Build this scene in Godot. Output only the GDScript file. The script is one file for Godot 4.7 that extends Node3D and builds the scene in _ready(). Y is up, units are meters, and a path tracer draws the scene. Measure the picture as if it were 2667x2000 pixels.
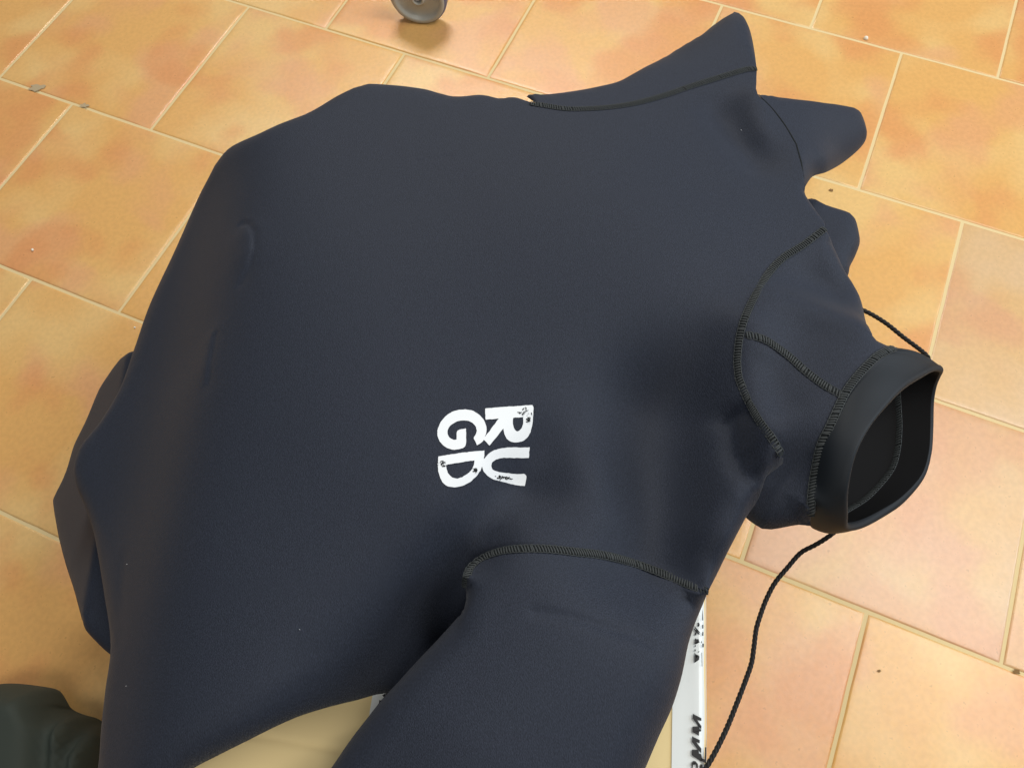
extends Node3D
# A dark wetsuit lying face up over a cardboard box on a terracotta tile floor. Metres, y up.

const EYE := Vector3(0, 1.0932, 0)
const RIGHT := Vector3(0.99821, -0.02631, 0.05367)
const UP := Vector3(0.05977, 0.43936, -0.89632)
const BACK := Vector3(0.0, 0.89793, 0.44015)
const FOCAL := 2180.0

var mats := {}
var folds := []
var side_line := []
var torso_folds := []
var neck_folds := []
var suit: Node3D
var rng := RandomNumberGenerator.new()

# ---------------------------------------------------------------- survey
func at(x: float, y: float, h: float) -> Vector3:      # the point of height h seen at this place of the photograph
	var d := RIGHT * ((x - 1333.5) / FOCAL) - UP * ((y - 1000.0) / FOCAL) - BACK
	return EYE + d * ((h - EYE.y) / d.y)

func flat(list: Array, h: float) -> Array:
	var r := []
	for q in list:
		var p := at(q[0], q[1], h)
		r.append(Vector2(p.x, p.z))
	return r

# ---------------------------------------------------------------- small helpers
func put(called: String, mesh: Mesh, m: Material, parent: Node = self) -> MeshInstance3D:
	var o := MeshInstance3D.new()
	o.name = called
	o.mesh = mesh
	o.material_override = m
	parent.add_child(o, true)
	return o

func thing(called: String, label: String, category: String, group := "") -> Node3D:
	var o := Node3D.new()
	o.name = called
	add_child(o, true)
	tag(o, label, category, group)
	return o

func tag(o: Node, label: String, category: String, group := "") -> void:
	o.set_meta("label", label)
	o.set_meta("category", category)
	if group:
		o.set_meta("group", group)

func plain(color: Color, rough: float, spec := 0.5) -> StandardMaterial3D:
	var m := StandardMaterial3D.new()
	m.albedo_color = color
	m.roughness = rough
	m.metallic_specular = spec
	m.cull_mode = BaseMaterial3D.CULL_DISABLED
	return m

func build(pos: PackedVector3Array, idx: PackedInt32Array, uvs := PackedVector2Array(), normals := PackedVector3Array()) -> ArrayMesh:
	if normals.is_empty():
		normals.resize(pos.size())
		for k in range(0, idx.size(), 3):
			var n := (pos[idx[k + 2]] - pos[idx[k]]).cross(pos[idx[k + 1]] - pos[idx[k]])
			for j in 3:
				normals[idx[k + j]] += n
		for k in normals.size():
			normals[k] = normals[k].normalized()
	if uvs.is_empty():
		uvs.resize(pos.size())
		for k in pos.size():
			uvs[k] = Vector2(pos[k].x, pos[k].z)
	var a := []
	a.resize(Mesh.ARRAY_MAX)
	a[Mesh.ARRAY_VERTEX] = pos
	a[Mesh.ARRAY_NORMAL] = normals
	a[Mesh.ARRAY_TEX_UV] = uvs
	a[Mesh.ARRAY_INDEX] = idx
	var m := ArrayMesh.new()
	m.add_surface_from_arrays(Mesh.PRIMITIVE_TRIANGLES, a)
	return m

class Soup:
	var pos := PackedVector3Array()
	var idx := PackedInt32Array()
	func quad(a: int, b: int, c: int, d: int) -> void:
		idx.append_array(PackedInt32Array([a, b, c, a, c, d]))
	# a tube along path; radius may be one number; sides n; closed ends
	func tube(path: Array, radius: float, n: int, flatten := 1.0, up := Vector3.UP) -> void:
		var first := pos.size()
		for i in path.size():
			var t: Vector3 = (path[mini(i + 1, path.size() - 1)] - path[maxi(i - 1, 0)]).normalized()
			var s := t.cross(up)
			if s.length() < 0.01:
				s = t.cross(Vector3.RIGHT)
			s = s.normalized()
			var u := s.cross(t)
			var r := radius * (0.55 if i == 0 or i == path.size() - 1 else 1.0)
			for k in n:
				var ang := TAU * k / n
				pos.append(path[i] + s * cos(ang) * r + u * sin(ang) * r * flatten)
		for i in path.size() - 1:
			for k in n:
				var k2 := (k + 1) % n
				quad(first + i * n + k, first + (i + 1) * n + k, first + (i + 1) * n + k2, first + i * n + k2)
		for e in [0, path.size() - 1]:
			for k in range(1, n - 1):
				idx.append_array(PackedInt32Array([first + e * n, first + e * n + k, first + e * n + k + 1]))
	# rows of points joined to a sheet
	func sheet(rows: Array, closed := false) -> void:
		var first := pos.size()
		var n: int = rows[0].size()
		for r in rows:
			for p in r:
				pos.append(p)
		for i in rows.size() - 1:
			for k in (n if closed else n - 1):
				var k2 := (k + 1) % n
				quad(first + i * n + k, first + i * n + k2, first + (i + 1) * n + k2, first + (i + 1) * n + k)

func smooth_line(list: Array, step: float, closed := false) -> Array:
	# Catmull-Rom through Vector2, Vector3 or Vector4 points, sharp corners kept, evenly spaced
	var n := list.size()
	var out := []
	for i in (n if closed else n - 1):
		var a = list[i]
		var b = list[(i + 1) % n]
		var before = list[(i - 1 + n) % n] if closed or i > 0 else a
		var after = list[(i + 2) % n] if closed or i < n - 2 else b
		var ta = (b - before) * 0.5
		var tb = (after - a) * 0.5
		if sharp(before, a, b):
			ta = b - a
		if sharp(a, b, after):
			tb = b - a
		var l: float = (b - a).length()
		ta = ta * (l / maxf(ta.length(), 1e-6)) if ta.length() > l else ta
		tb = tb * (l / maxf(tb.length(), 1e-6)) if tb.length() > l else tb
		var m := maxi(1, roundi(l / step))
		for j in m:
			var t := float(j) / m
			var t2 := t * t
			var t3 := t2 * t
			out.append(a * (2 * t3 - 3 * t2 + 1) + ta * (t3 - 2 * t2 + t) + b * (3 * t2 - 2 * t3) + tb * (t3 - t2))
	if not closed:
		out.append(list[n - 1])
	return out

func sharp(a, b, c) -> bool:
	var u := Vector2(b.x - a.x, b.y - a.y)
	var v := Vector2(c.x - b.x, c.y - b.y)
	return u.length() > 1e-6 and v.length() > 1e-6 and absf(u.angle_to(v)) > 1.0

# ---------------------------------------------------------------- the suit's surface
func fold_height(p: Vector2, list: Array) -> float:
	var h := 0.0
	for f in list:
		var box: Rect2 = f.box
		if not box.has_point(p):
			continue
		var best := 1e9
		var pts: Array = f.pts
		for i in maxi(1, pts.size() - 1):
			var c := Geometry2D.get_closest_point_to_segment(p, pts[i], pts[mini(i + 1, pts.size() - 1)])
			best = minf(best, c.distance_squared_to(p))
		h += f.amp * exp(-best / (2.0 * f.sigma * f.sigma))
	return h

func add_fold(list: Array, px: Array, amp: float, sigma: float, h := 0.46) -> void:
	var pts := flat(px, h)
	if pts.size() > 2:
		pts = smooth_line(pts, 0.02)
	var box := Rect2(pts[0], Vector2.ZERO)
	for p in pts:
		box = box.expand(p)
	list.append({"pts": pts, "amp": amp, "sigma": sigma, "box": box.grow(sigma * 3.6)})

func skin(p: Vector2) -> float:
	var y := 0.45 + fold_height(p, folds)
	if side_line.size():                                 # the left side falls away beyond a soft shoulder
		var i := clampi(int((p.y - side_line[0].y) / 0.01), 0, side_line.size() - 2)
		var x: float = lerpf(side_line[i].x, side_line[i + 1].x, clampf((p.y - side_line[i].y) / 0.01, 0.0, 1.0))
		var s := (x - p.x) / 0.023
		if s > -8.0:
			var fall := 1.3 * 0.023 * (s if s > 20.0 else log(1.0 + exp(s)))
			y -= 0.115 * (1.0 - exp(-fall / 0.115 - (fall / 0.115) ** 2 * 0.4))
	return y

# rows: x, y in the photograph, height of the edge there, width over which the edge rounds off (0: a seam, the surface goes on)
func panel(rows: Array, own: Array = [], level := 0.0, bend := -9.0) -> Dictionary:
	var ctrl := []
	var pan := {"own": own, "level": level, "bend": bend}
	for r in rows:
		var h: float = r[2]
		var p := at(r[0], r[1], h)
		if r[3] == 0.0 or h <= 0.0:
			var drop := minf(h, 0.0)
			h = 0.44
			for k in 10:
				h = lerpf(h, surface(pan, Vector2(p.x, p.z)) + drop, 0.7)
				p = at(r[0], r[1], h)
		ctrl.append(Vector4(p.x, p.z, h, r[3]))
	outline(pan, ctrl)
	# a rounded edge hides its own foot: draw the foot in until the seen edge lies where it should
	var area := 0.0
	for i in rows.size():
		var a: Array = rows[i]
		var b: Array = rows[(i + 1) % rows.size()]
		area += a[0] * b[1] - a[1] * b[0]
	var n_rows := rows.size()
	var base := ctrl.duplicate()
	var off := PackedFloat32Array()
	off.resize(n_rows)
	for turn in 5:
		var ins := []
		for i in n_rows:
			var r: Array = rows[i]
			ins.append(Vector2.ZERO)
			if r[3] == 0.0 or r.size() > 4:
				continue
			var a: Array = rows[i - 1]
			var b: Array = rows[(i + 1) % n_rows]
			var n := Vector2(b[1] - a[1], a[0] - b[0]).normalized() * signf(area)
			var here := Vector2(ctrl[i].x, ctrl[i].y)
			var seen := Vector2(r[0], r[1])
			var q0 := at(seen.x, seen.y, ctrl[i].z)
			var q1 := at(seen.x - n.x * 10, seen.y - n.y * 10, ctrl[i].z)
			var inward := Vector2(q1.x - q0.x, q1.z - q0.z)
			var px := inward.length() / 10.0
			inward = inward.normalized()
			ins[i] = inward
			var over := -1e9
			for k in 13:
				var p: Vector2 = here + inward * r[3] * (k / 12.0) ** 2
				over = maxf(over, (project(Vector3(p.x, ctrl[i].z if k == 0 else height_in(pan, p), p.y)) - seen).dot(n))
			off[i] = clampf(off[i] + over * px * 0.7, -0.004, 0.04)
		var even_off := off.duplicate()
		for i in n_rows:
			if ins[i] != Vector2.ZERO:
				var l := off[i - 1 if i > 0 else n_rows - 1] if ins[i - 1] != Vector2.ZERO else off[i]
				var m := off[(i + 1) % n_rows] if ins[(i + 1) % n_rows] != Vector2.ZERO else off[i]
				even_off[i] = off[i] * 0.6 + (l + m) * 0.2
				ctrl[i].x = base[i].x + ins[i].x * even_off[i]
				ctrl[i].y = base[i].y + ins[i].y * even_off[i]
		off = even_off
		outline(pan, ctrl)
	return pan

func outline(pan: Dictionary, ctrl: Array) -> void:
	var ring := smooth_line(ctrl, 0.006, true)
	var poly := PackedVector2Array()
	for q in ring:
		poly.append(Vector2(q.x, q.y))
	pan.poly = poly
	pan.ring = ring

func project(p: Vector3) -> Vector2:
	var d := p - EYE
	var z := -d.dot(BACK)
	return Vector2(1333.5 + FOCAL * d.dot(RIGHT) / z, 1000.0 - FOCAL * d.dot(UP) / z)

func rim(pan: Dictionary, p: Vector2) -> Vector3:      # distance to the nearest rounded edge, its height, its width
	var best := 1e9
	var found := Vector3(1e9, 0, 1)
	var ring: Array = pan.ring
	var poly: PackedVector2Array = pan.poly
	var n := ring.size()
	for i in n:
		var a: Vector4 = ring[i]
		var b: Vector4 = ring[(i + 1) % n]
		if a.w < 0.001 or b.w < 0.001:
			continue
		var d := poly[i].distance_squared_to(p)
		if d > (sqrt(best) + 0.02) ** 2:
			continue
		var c := Geometry2D.get_closest_point_to_segment(p, poly[i], poly[(i + 1) % n])
		d = c.distance_squared_to(p)
		if d < best:
			best = d
			var t := c.distance_to(poly[i]) / maxf(1e-6, poly[i].distance_to(poly[(i + 1) % n]))
			found = Vector3(0, lerpf(a.z, b.z, t), lerpf(a.w, b.w, t))
	found.x = sqrt(best)
	return found

func surface(pan: Dictionary, p: Vector2) -> float:    # before its edges are rounded
	if pan.level > 0.0:
		return pan.level - 1.1 * maxf(0.0, pan.bend - p.x)
	return skin(p) + fold_height(p, pan.own)

func height_in(pan: Dictionary, p: Vector2) -> float:
	var y := surface(pan, p)
	var e := rim(pan, p)
	if e.x < e.z:
		var t := clampf(e.x / e.z, 0.0, 1.0)
		y = lerpf(e.y, y, sqrt(1.0 - (1.0 - t) * (1.0 - t)))
	return y

func on(pan: Dictionary, x: float, y: float) -> Vector3:     # the suit's surface seen there
	var h := 0.45
	var p := at(x, y, h)
	for k in 14:
		h = lerpf(h, height_in(pan, Vector2(p.x, p.z)), 0.6)
		p = at(x, y, h)
	return p

func fill(poly: PackedVector2Array, grid: float, rings: Array, extra: Array = []) -> Array:   # points and triangles of a plan shape
	var pts := PackedVector2Array(poly)
	var taken := {}
	for p in poly:
		taken[Vector2i(roundi(p.x * 900), roundi(p.y * 900))] = true
	for d in rings:
		for ring in Geometry2D.offset_polygon(poly, -d, Geometry2D.JOIN_ROUND):
			var last := Vector2(1e9, 0)
			for p in ring:
				if p.distance_to(last) > 0.0035:
					pts.append(p)
					last = p
					taken[Vector2i(roundi(p.x * 900), roundi(p.y * 900))] = true
	var box := Rect2(poly[0], Vector2.ZERO)
	for p in poly:
		box = box.expand(p)
	var inner := Geometry2D.offset_polygon(poly, -(rings[-1] if rings else 0.0) - grid * 0.5)
	for q in extra:
		var key := Vector2i(roundi(q.x * 600), roundi(q.y * 600))
		if not taken.has(key) and Geometry2D.is_point_in_polygon(q, poly):
			taken[key] = true
			pts.append(q)
	var row := 0
	var z := box.position.y
	while z < box.end.y:
		var x := box.position.x + (grid * 0.5 if row % 2 else 0.0)
		while x < box.end.x:
			for ring in inner:
				if Geometry2D.is_point_in_polygon(Vector2(x, z), ring):
					pts.append(Vector2(x, z))
			x += grid
		z += grid * 0.87
		row += 1
	var tri := Geometry2D.triangulate_delaunay(pts)
	var idx := PackedInt32Array()
	for k in range(0, tri.size(), 3):
		var a := pts[tri[k]]
		var b := pts[tri[k + 1]]
		var c := pts[tri[k + 2]]
		if not Geometry2D.is_point_in_polygon((a + b + c) / 3.0, poly):
			continue
		if (b - a).cross(c - a) > 0:
			idx.append_array(PackedInt32Array([tri[k], tri[k + 1], tri[k + 2]]))
		else:
			idx.append_array(PackedInt32Array([tri[k], tri[k + 2], tri[k + 1]]))
	return [pts, idx]

func panel_mesh(pan: Dictionary, grid := 0.008, extra: Array = []) -> ArrayMesh:
	var f := fill(pan.poly, grid, [0.0005, 0.0015, 0.0034, 0.0062, 0.010], extra)
	var pts: PackedVector2Array = f[0]
	var pos := PackedVector3Array()
	for p in pts:
		pos.append(Vector3(p.x, height_in(pan, p), p.y))
	return build(pos, f[1])

func path_on(pan: Dictionary, px: Array, step: float) -> Array:
	var r := []
	for q in px:
		r.append(on(pan, q[0], q[1]))
	return smooth_line(r, step)

func slope(pan: Dictionary, p: Vector3) -> Vector3:
	var e := 0.004
	var hx := height_in(pan, Vector2(p.x + e, p.z)) - height_in(pan, Vector2(p.x - e, p.z))
	var hz := height_in(pan, Vector2(p.x, p.z + e)) - height_in(pan, Vector2(p.x, p.z - e))
	return Vector3(-clampf(hx, -0.012, 0.012), 2 * e, -clampf(hz, -0.012, 0.012)).normalized()

# an overlocked seam: a raised band with a row of slanted thread loops and a chain of thread along each side
func sew(pan: Dictionary, px: Array, width: float, slant := 0.5, pitch := 0.0023) -> void:
	var path := path_on(pan, px, 0.00115)
	var nor := []
	for p in path:
		nor.append(slope(pan, p))
	sew_along(path, nor, width, slant, pitch)

func sew_along(path: Array, nor: Array, width: float, slant: float, pitch: float) -> void:
	var band := Soup.new()
	var rows := []
	var n := path.size()
	var side := []
	for i in n:
		var t: Vector3 = (path[mini(i + 2, n - 1)] - path[maxi(i - 2, 0)]).normalized()
		side.append(t.cross(nor[i]).normalized())
		var row := []
		for k in 7:
			var s := -1.0 + k / 3.0
			row.append(path[i] + side[i] * s * width * 0.5 + nor[i] * (0.0009 * (1.0 - s * s) - 0.0002))
		rows.append(row)
	band.sheet(rows)
	var o := put("seam", build(band.pos, band.idx), mats.seam, suit)
	var thread := Soup.new()
	var along := 0.0
	var next := 0.0
	for i in range(2, n - 2):
		along += path[i].distance_to(path[i - 1])
		if along < next:
			continue
		next += pitch * rng.randf_range(0.92, 1.08)
		var t: Vector3 = (path[i + 1] - path[i - 1]).normalized()
		var loop := []
		var lean := slant * rng.randf_range(0.8, 1.2)
		for k in 6:
			var s := -1.0 + k * 0.4
			loop.append(path[i] + side[i] * s * width * 0.52 * rng.randf_range(0.96, 1.04) + t * s * lean * pitch + nor[i] * (0.0008 * (1.0 - s * s * s * s) + 0.0001))
		thread.tube(loop, 0.00085, 5, 1.0, nor[i])
	for e in [-1.0, 1.0]:
		var i := 2
		while i < n - 5:
			var a: Vector3 = path[i] + side[i] * e * width * 0.53 + nor[i] * 0.0003
			var b: Vector3 = path[i + 2] + side[i + 2] * e * width * 0.50 + nor[i + 2] * 0.0008
			var c: Vector3 = path[i + 4] + side[i + 4] * e * width * 0.53 + nor[i + 4] * 0.0003
			thread.tube([a, b, c], 0.0006, 4, 1.0, nor[i])
			i += 4
	var st := put("stitching", build(thread.pos, thread.idx), mats.thread, o)
	st.set_meta("kind", "stuff")

# a fine glued seam: a thin dark welt
func welt(pan: Dictionary, px: Array) -> void:
	var path := path_on(pan, px, 0.004)
	var s := Soup.new()
	for i in path.size():
		path[i] += slope(pan, path[i]) * 0.0001
	s.tube(path, 0.0007, 5, 0.6)
	put("glued_seam", build(s.pos, s.idx), mats.seam, suit)

# ---------------------------------------------------------------- materials
func make_materials() -> void:
	var n := FastNoiseLite.new()
	n.seed = 4
	n.noise_type = FastNoiseLite.TYPE_SIMPLEX
	n.frequency = 0.55
	n.fractal_octaves = 2
	var ramp := Gradient.new()
	ramp.set_color(0, Color(0.070, 0.092, 0.132))
	ramp.set_color(1, Color(0.200, 0.224, 0.280))
	var t := NoiseTexture2D.new()
	t.width = 512
	t.height = 512
	t.noise = n
	t.color_ramp = ramp
	t.seamless = true
	t.normalize = true
	var b := NoiseTexture2D.new()
	b.width = 512
	b.height = 512
	var nb := n.duplicate()
	nb.frequency = 0.55
	b.noise = nb
	b.as_normal_map = true
	b.bump_strength = 2.0
	b.seamless = true
	var m := plain(Color.WHITE, 0.69, 0.36)
	m.albedo_texture = t
	m.normal_enabled = true
	m.normal_texture = b
	m.normal_scale = 0.22
	m.uv1_scale = Vector3(4.2, 3.0, 1)
	m.rim_enabled = true
	m.rim = 0.12
	m.rim_tint = 0.6
	mats.neoprene = m
	var c := plain(Color(0.100, 0.120, 0.140), 0.60, 0.35)
	mats.collar = c
	mats.lining = plain(Color(0.06, 0.06, 0.065), 0.8, 0.3)
	mats.seam = plain(Color(0.125, 0.14, 0.145), 0.8, 0.3)
	mats.thread = plain(Color(0.205, 0.222, 0.226), 0.6, 0.4)
	mats.ink_white = plain(Color(0.90, 0.92, 0.93), 0.5, 0.4)
	mats.cord = plain(Color(0.10, 0.10, 0.10), 0.6, 0.4)
	mats.cardboard = plain(Color(0.94, 0.85, 0.63), 0.7, 0.3)
	mats.tape = plain(Color(0.93, 0.95, 0.94), 0.28, 0.5)
	mats.ink_black = plain(Color(0.09, 0.09, 0.095), 0.4, 0.5)
	mats.grout = plain(Color(0.85, 0.77, 0.58), 0.9, 0.3)
	mats.garment = plain(Color(0.215, 0.245, 0.220), 0.72, 0.4)
	mats.crumb = plain(Color(0.95, 0.93, 0.86), 0.8)
	mats.smudge = plain(Color(0.68, 0.61, 0.48), 0.8)
	mats.dirt = plain(Color(0.50, 0.38, 0.22), 0.9)
	mats.hub = plain(Color(0.66, 0.66, 0.62), 0.35, 0.5)
	mats.tyre = plain(Color(0.34, 0.36, 0.45), 0.5, 0.5)
	mats.steel = plain(Color(0.6, 0.6, 0.6), 0.3, 0.5)
	var fine := FastNoiseLite.new()
	fine.seed = 9
	fine.noise_type = FastNoiseLite.TYPE_SIMPLEX
	fine.frequency = 0.45
	fine.fractal_octaves = 1
	var bump := NoiseTexture2D.new()
	bump.width = 1024
	bump.height = 1024
	bump.noise = fine
	bump.as_normal_map = true
	bump.bump_strength = 3.0
	bump.seamless = false
	mats.tile = []
	for v in 10:
		var tm := plain(Color.WHITE, 0.23, 0.58)
		tm.albedo_texture = ImageTexture.create_from_image(tile_picture(v))
		tm.normal_enabled = true
		tm.normal_texture = bump
		tm.normal_scale = 0.14
		mats.tile.append(tm)

func tile_picture(v: int) -> Image:
	var size := 288
	var im := Image.create(size, size, false, Image.FORMAT_RGB8)
	var a := FastNoiseLite.new()
	a.seed = 100 + v
	a.noise_type = FastNoiseLite.TYPE_SIMPLEX_SMOOTH
	a.frequency = 0.0048
	a.fractal_octaves = 3
	a.fractal_gain = 0.45
	a.domain_warp_enabled = true
	a.domain_warp_amplitude = 22.0
	a.domain_warp_frequency = 0.012
	var s := FastNoiseLite.new()
	s.seed = 300 + v
	s.frequency = 0.11
	s.fractal_octaves = 3
	var honey := Color(0.862, 0.668, 0.400)
	var pale := Color(0.875, 0.725, 0.475)
	var orange := Color(0.840, 0.570, 0.355)
	var pink := Color(0.855, 0.630, 0.455)
	if v >= 8:
		honey = Color(0.830, 0.675, 0.465)
		pale = Color(0.830, 0.700, 0.530)
		orange = Color(0.820, 0.610, 0.450)
		pink = Color(0.815, 0.615, 0.490)
	var warm := 0.02 + 0.11 * sin(v * 2.3)
	for y in size:
		for x in size:
			var c := honey.lerp(pale, clampf(a.get_noise_2d(x + 900, y) * 1.5 + 0.25, 0, 1))
			c = c.lerp(pink, 0.65 * smoothstep(-0.02, 0.5, a.get_noise_2d(x, y + 700) + warm))
			c = c.lerp(orange, 0.6 * smoothstep(0.06, 0.58, a.get_noise_2d(x, y) + warm))
			var f := s.get_noise_2d(x, y)
			c = c * (1.0 + 0.035 * f)
			if f > 0.62:
				c = c.darkened(0.10)
			im.set_pixel(x, y, c)
	return im

# ---------------------------------------------------------------- floor
func make_floor() -> void:
	var o := Node3D.new()
	o.name = "floor"
	o.set_meta("kind", "structure")
	add_child(o)
	var bed := BoxMesh.new()
	bed.size = Vector3(7, 0.04, 7)
	var g := put("grout", bed, mats.grout, o)
	g.position = Vector3(0, -0.0216, -1.2)
	var pitch := 0.33
	var origin := Vector2(-0.45474, -1.73211)
	var u := Vector2(0.89533, 0.44541)
	var v := Vector2(-0.44541, 0.89533)
	var shapes := []
	for k in 8:
		shapes.append(tile_mesh(pitch - 0.0030, k))
	for row in range(-9, 12):
		for col in range(-10, 14):
			var c := origin + u * pitch * (col + 0.5 + (0.5 if posmod(row, 2) == 1 else 0.0)) + v * pitch * (row + 0.5)
			if c.x < -2.4 or c.x > 2.4 or c.y > 1.0 or c.y < -3.5:
				continue
			var k := 8 + rng.randi() % 2 if c.x - c.y * 0.4 > 0.52 and c.y > -0.62 else rng.randi() % 8
			var t := put("tile", shapes[rng.randi() % 8], mats.tile[k], o)
			t.position = Vector3(c.x, rng.randf_range(-0.0004, 0.0002), c.y)
			t.rotation = Vector3(rng.randf_range(-0.0015, 0.0015), -u.angle() + (PI / 2) * (rng.randi() % 4), rng.randf_range(-0.0015, 0.0015))
	# smudges of paint on the joints
	for q in [[95, 228, 0.016, 0], [217, 275, 0.011, 0], [2165, 495, 0.005, 1], [2650, 1748, 0.006, 1], [2290, 1747, 0.003, 1]]:
		var p := at(q[0], q[1], 0.0006)
		var poly := PackedVector2Array()
		for k in 18:
			poly.append(Vector2(p.x, p.z) + Vector2.from_angle(TAU * k / 18) * q[2] * rng.randf_range(0.45, 1.1) * Vector2(1.0, 0.6))
		var f := fill(poly, q[2] * 0.5, [])
		var pos := PackedVector3Array()
		for w in f[0]:
			pos.append(Vector3(w.x, 0.0009, w.y))
		put("stain", build(pos, f[1]), mats.dirt if q[3] else mats.smudge, o)

func tile_mesh(size: float, kind: int) -> ArrayMesh:
	var r := RandomNumberGenerator.new()
	r.seed = 50 + kind
	var rows := []
	var per := 10
	var dents := []
	for k in per * 4:
		dents.append(r.randf_range(0.0, 0.0006))
	for step in [[0.0, -0.007], [0.0002, -0.0022], [0.0012, -0.0007], [0.0034, -0.0001], [0.010, 0.0]]:
		var ring := []
		for side in 4:
			for k in per:
				var s: float = (float(k) / per - 0.5) * 2.0
				var half: float = size * 0.5 - step[0] - dents[side * per + k] * (1.0 if step[0] < 0.009 else 0.0)
				var p := Vector2(clampf(s * size * 0.5, -half, half), -half)
				p = p.rotated(side * PI / 2)
				ring.append(Vector3(p.x, step[1], p.y))
		rows.append(ring)
	var soup := Soup.new()
	soup.sheet(rows, true)
	var last := soup.pos.size() - per * 4
	soup.pos.append(Vector3.ZERO)
	for k in per * 4:
		soup.idx.append_array(PackedInt32Array([last + k, last + (k + 1) % (per * 4), soup.pos.size() - 1]))
	var uvs := PackedVector2Array()
	for p in soup.pos:
		uvs.append(Vector2(p.x / size + 0.5, p.z / size + 0.5))
	return build(soup.pos, soup.idx, uvs)

# ---------------------------------------------------------------- cardboard box
func make_box() -> void:
	var top := 0.352
	var near := at(1823, 2060, top)
	var far := at(1823, 1540, top)
	var along := (near - far).normalized()
	var across := Vector3(-along.z, 0, along.x)
	if across.x > 0:
		across = -across
	var width := 0.455
	var depth := 0.40
	var corner := far - along * 0.06          # back right corner of the top
	var o := thing("cardboard_box", "cream cardboard box with printed white tape, underneath the wetsuit", "box")
	var crease := (at(775, 1948, top) - corner).dot(along) - 0.01
	# each half of the top is a flap that curls over the side
	for s in [0, 1]:
		var soup := Soup.new()
		var rows := []
		for k in 120:
			var z := depth * k / 119.0
			var row := []
			for j in 12:
				var a := float(j) / 11.0
				var w := 0.0
				var y := 0.0
				if j < 6:
					var ang := PI / 2 * j / 5.0
					w = -0.006 * sin(PI / 2 - ang) + 0.0
					y = -0.006 * (1 - sin(ang))
				else:
					w = (width * 0.5 - 0.0012) * (j - 5) / 6.0
					y = 0.0004 * sin(w * 21.0 + z * 14.0) - 0.0004 - 0.0016 * exp(-((z - crease - w * 0.05) / 0.002) ** 2)
				var q: float = w if s == 0 else width - w
				row.append(corner + along * z + across * q + Vector3.UP * y)
			rows.append(row)
		soup.sheet(rows)
		put("top_flap", build(soup.pos, soup.idx), mats.cardboard, o)
	for s in 4:
		var a: Vector3 = [corner, corner + along * depth, corner + along * depth + across * width, corner + across * width][s]
		var b: Vector3 = [corner + along * depth, corner + along * depth + across * width, corner + across * width, corner][s]
		var out := (b - a).normalized().cross(Vector3.UP)
		if out.dot((a + b) * 0.5 - corner - along * depth * 0.5 - across * width * 0.5) < 0:
			out = -out
		var grow := 0.0058 if s % 2 == 0 else 0.0
		var soup := Soup.new()
		soup.sheet([[a + out * grow - Vector3.UP * 0.0065, b + out * grow - Vector3.UP * 0.0065], [Vector3(a.x, 0.001, a.z) + out * grow, Vector3(b.x, 0.001, b.z) + out * grow]])
		put("side_panel", build(soup.pos, soup.idx), mats.cardboard, o)
	# tape along the right edge, lapping over it, and along the middle of the top
	var tape := Soup.new()
	var rows := []
	for k in 40:
		var z := 0.01 + (depth - 0.01) * k / 39.0
		var row := []
		var jag := 0.0006 * sin(z * 90.0)
		for w in [0.0225, 0.014, 0.006, 0.0012, 0.0]:
			row.append(corner + along * z + across * w + Vector3.UP * (0.0006 + (0.0008 if w == 0.0012 else 0.0)))
		row.append(corner + along * z - across * (0.0032 + jag * 0.3) + Vector3.UP * -0.0002)
		row.append(corner + along * z - across * 0.0066 - Vector3.UP * 0.0060)
		row.append(corner + along * z - across * 0.0069 - Vector3.UP * 0.0300)
		rows.append(row)
	tape.sheet(rows)
	var t1 := put("tape", build(tape.pos, tape.idx), mats.tape, o)
	var mid := at(968, 1826, top)
	var off := (mid - corner).dot(across)
	var t2s := Soup.new()
	rows = []
	for k in 12:
		var z := depth * k / 11.0
		var row := []
		for w in [off, off - 0.022, off - 0.045]:
			row.append(corner + along * z + across * w + Vector3.UP * 0.0016)
		rows.append(row)
	t2s.sheet(rows)
	var t2 := put("tape", build(t2s.pos, t2s.idx), mats.tape, o)
	# black print on the tapes
	var lay := func(tape_part: Node, list: Array, ox: float, oy: float, k: float, lift: float) -> void:
		for shape in list:
			var poly := PackedVector2Array()
			for q in shape:
				var p := at(ox + q[0] / k, oy + q[1] / k, top + lift)
				poly.append(Vector2(p.x, p.z))
			var idx := Geometry2D.triangulate_polygon(poly)
			if idx.is_empty():
				continue
			var pos := PackedVector3Array()
			for p in poly:
				pos.append(Vector3(p.x, top + lift, p.y))
			put("print", build(pos, idx), mats.ink_black, tape_part)
	lay.call(t1, [
		[[447, 683], [605, 765], [602, 815], [520, 790], [605, 905], [600, 970], [555, 890], [445, 770]],
		[[445, 915], [560, 912], [575, 960], [600, 965], [600, 1000], [565, 990], [560, 1080], [440, 1012]],
		[[435, 1090], [577, 1160], [572, 1215], [505, 1190], [602, 1310], [600, 1400], [540, 1330], [435, 1195]],
		[[430, 1330], [550, 1332], [560, 1400], [600, 1410], [625, 1520], [600, 1545], [430, 1430]],
		[[668, 1285], [694, 1290], [690, 1575], [600, 1535], [600, 1480], [665, 1505]],
		[[425, 1659], [425, 1570], [455, 1535], [500, 1540], [540, 1590], [545, 1659], [510, 1659], [505, 1600], [475, 1570], [452, 1600], [450, 1659]],
		[[570, 1630], [590, 1590], [620, 1600], [630, 1659], [575, 1659]]], 1740, 1760, 6.9125, 0.0022)
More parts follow.
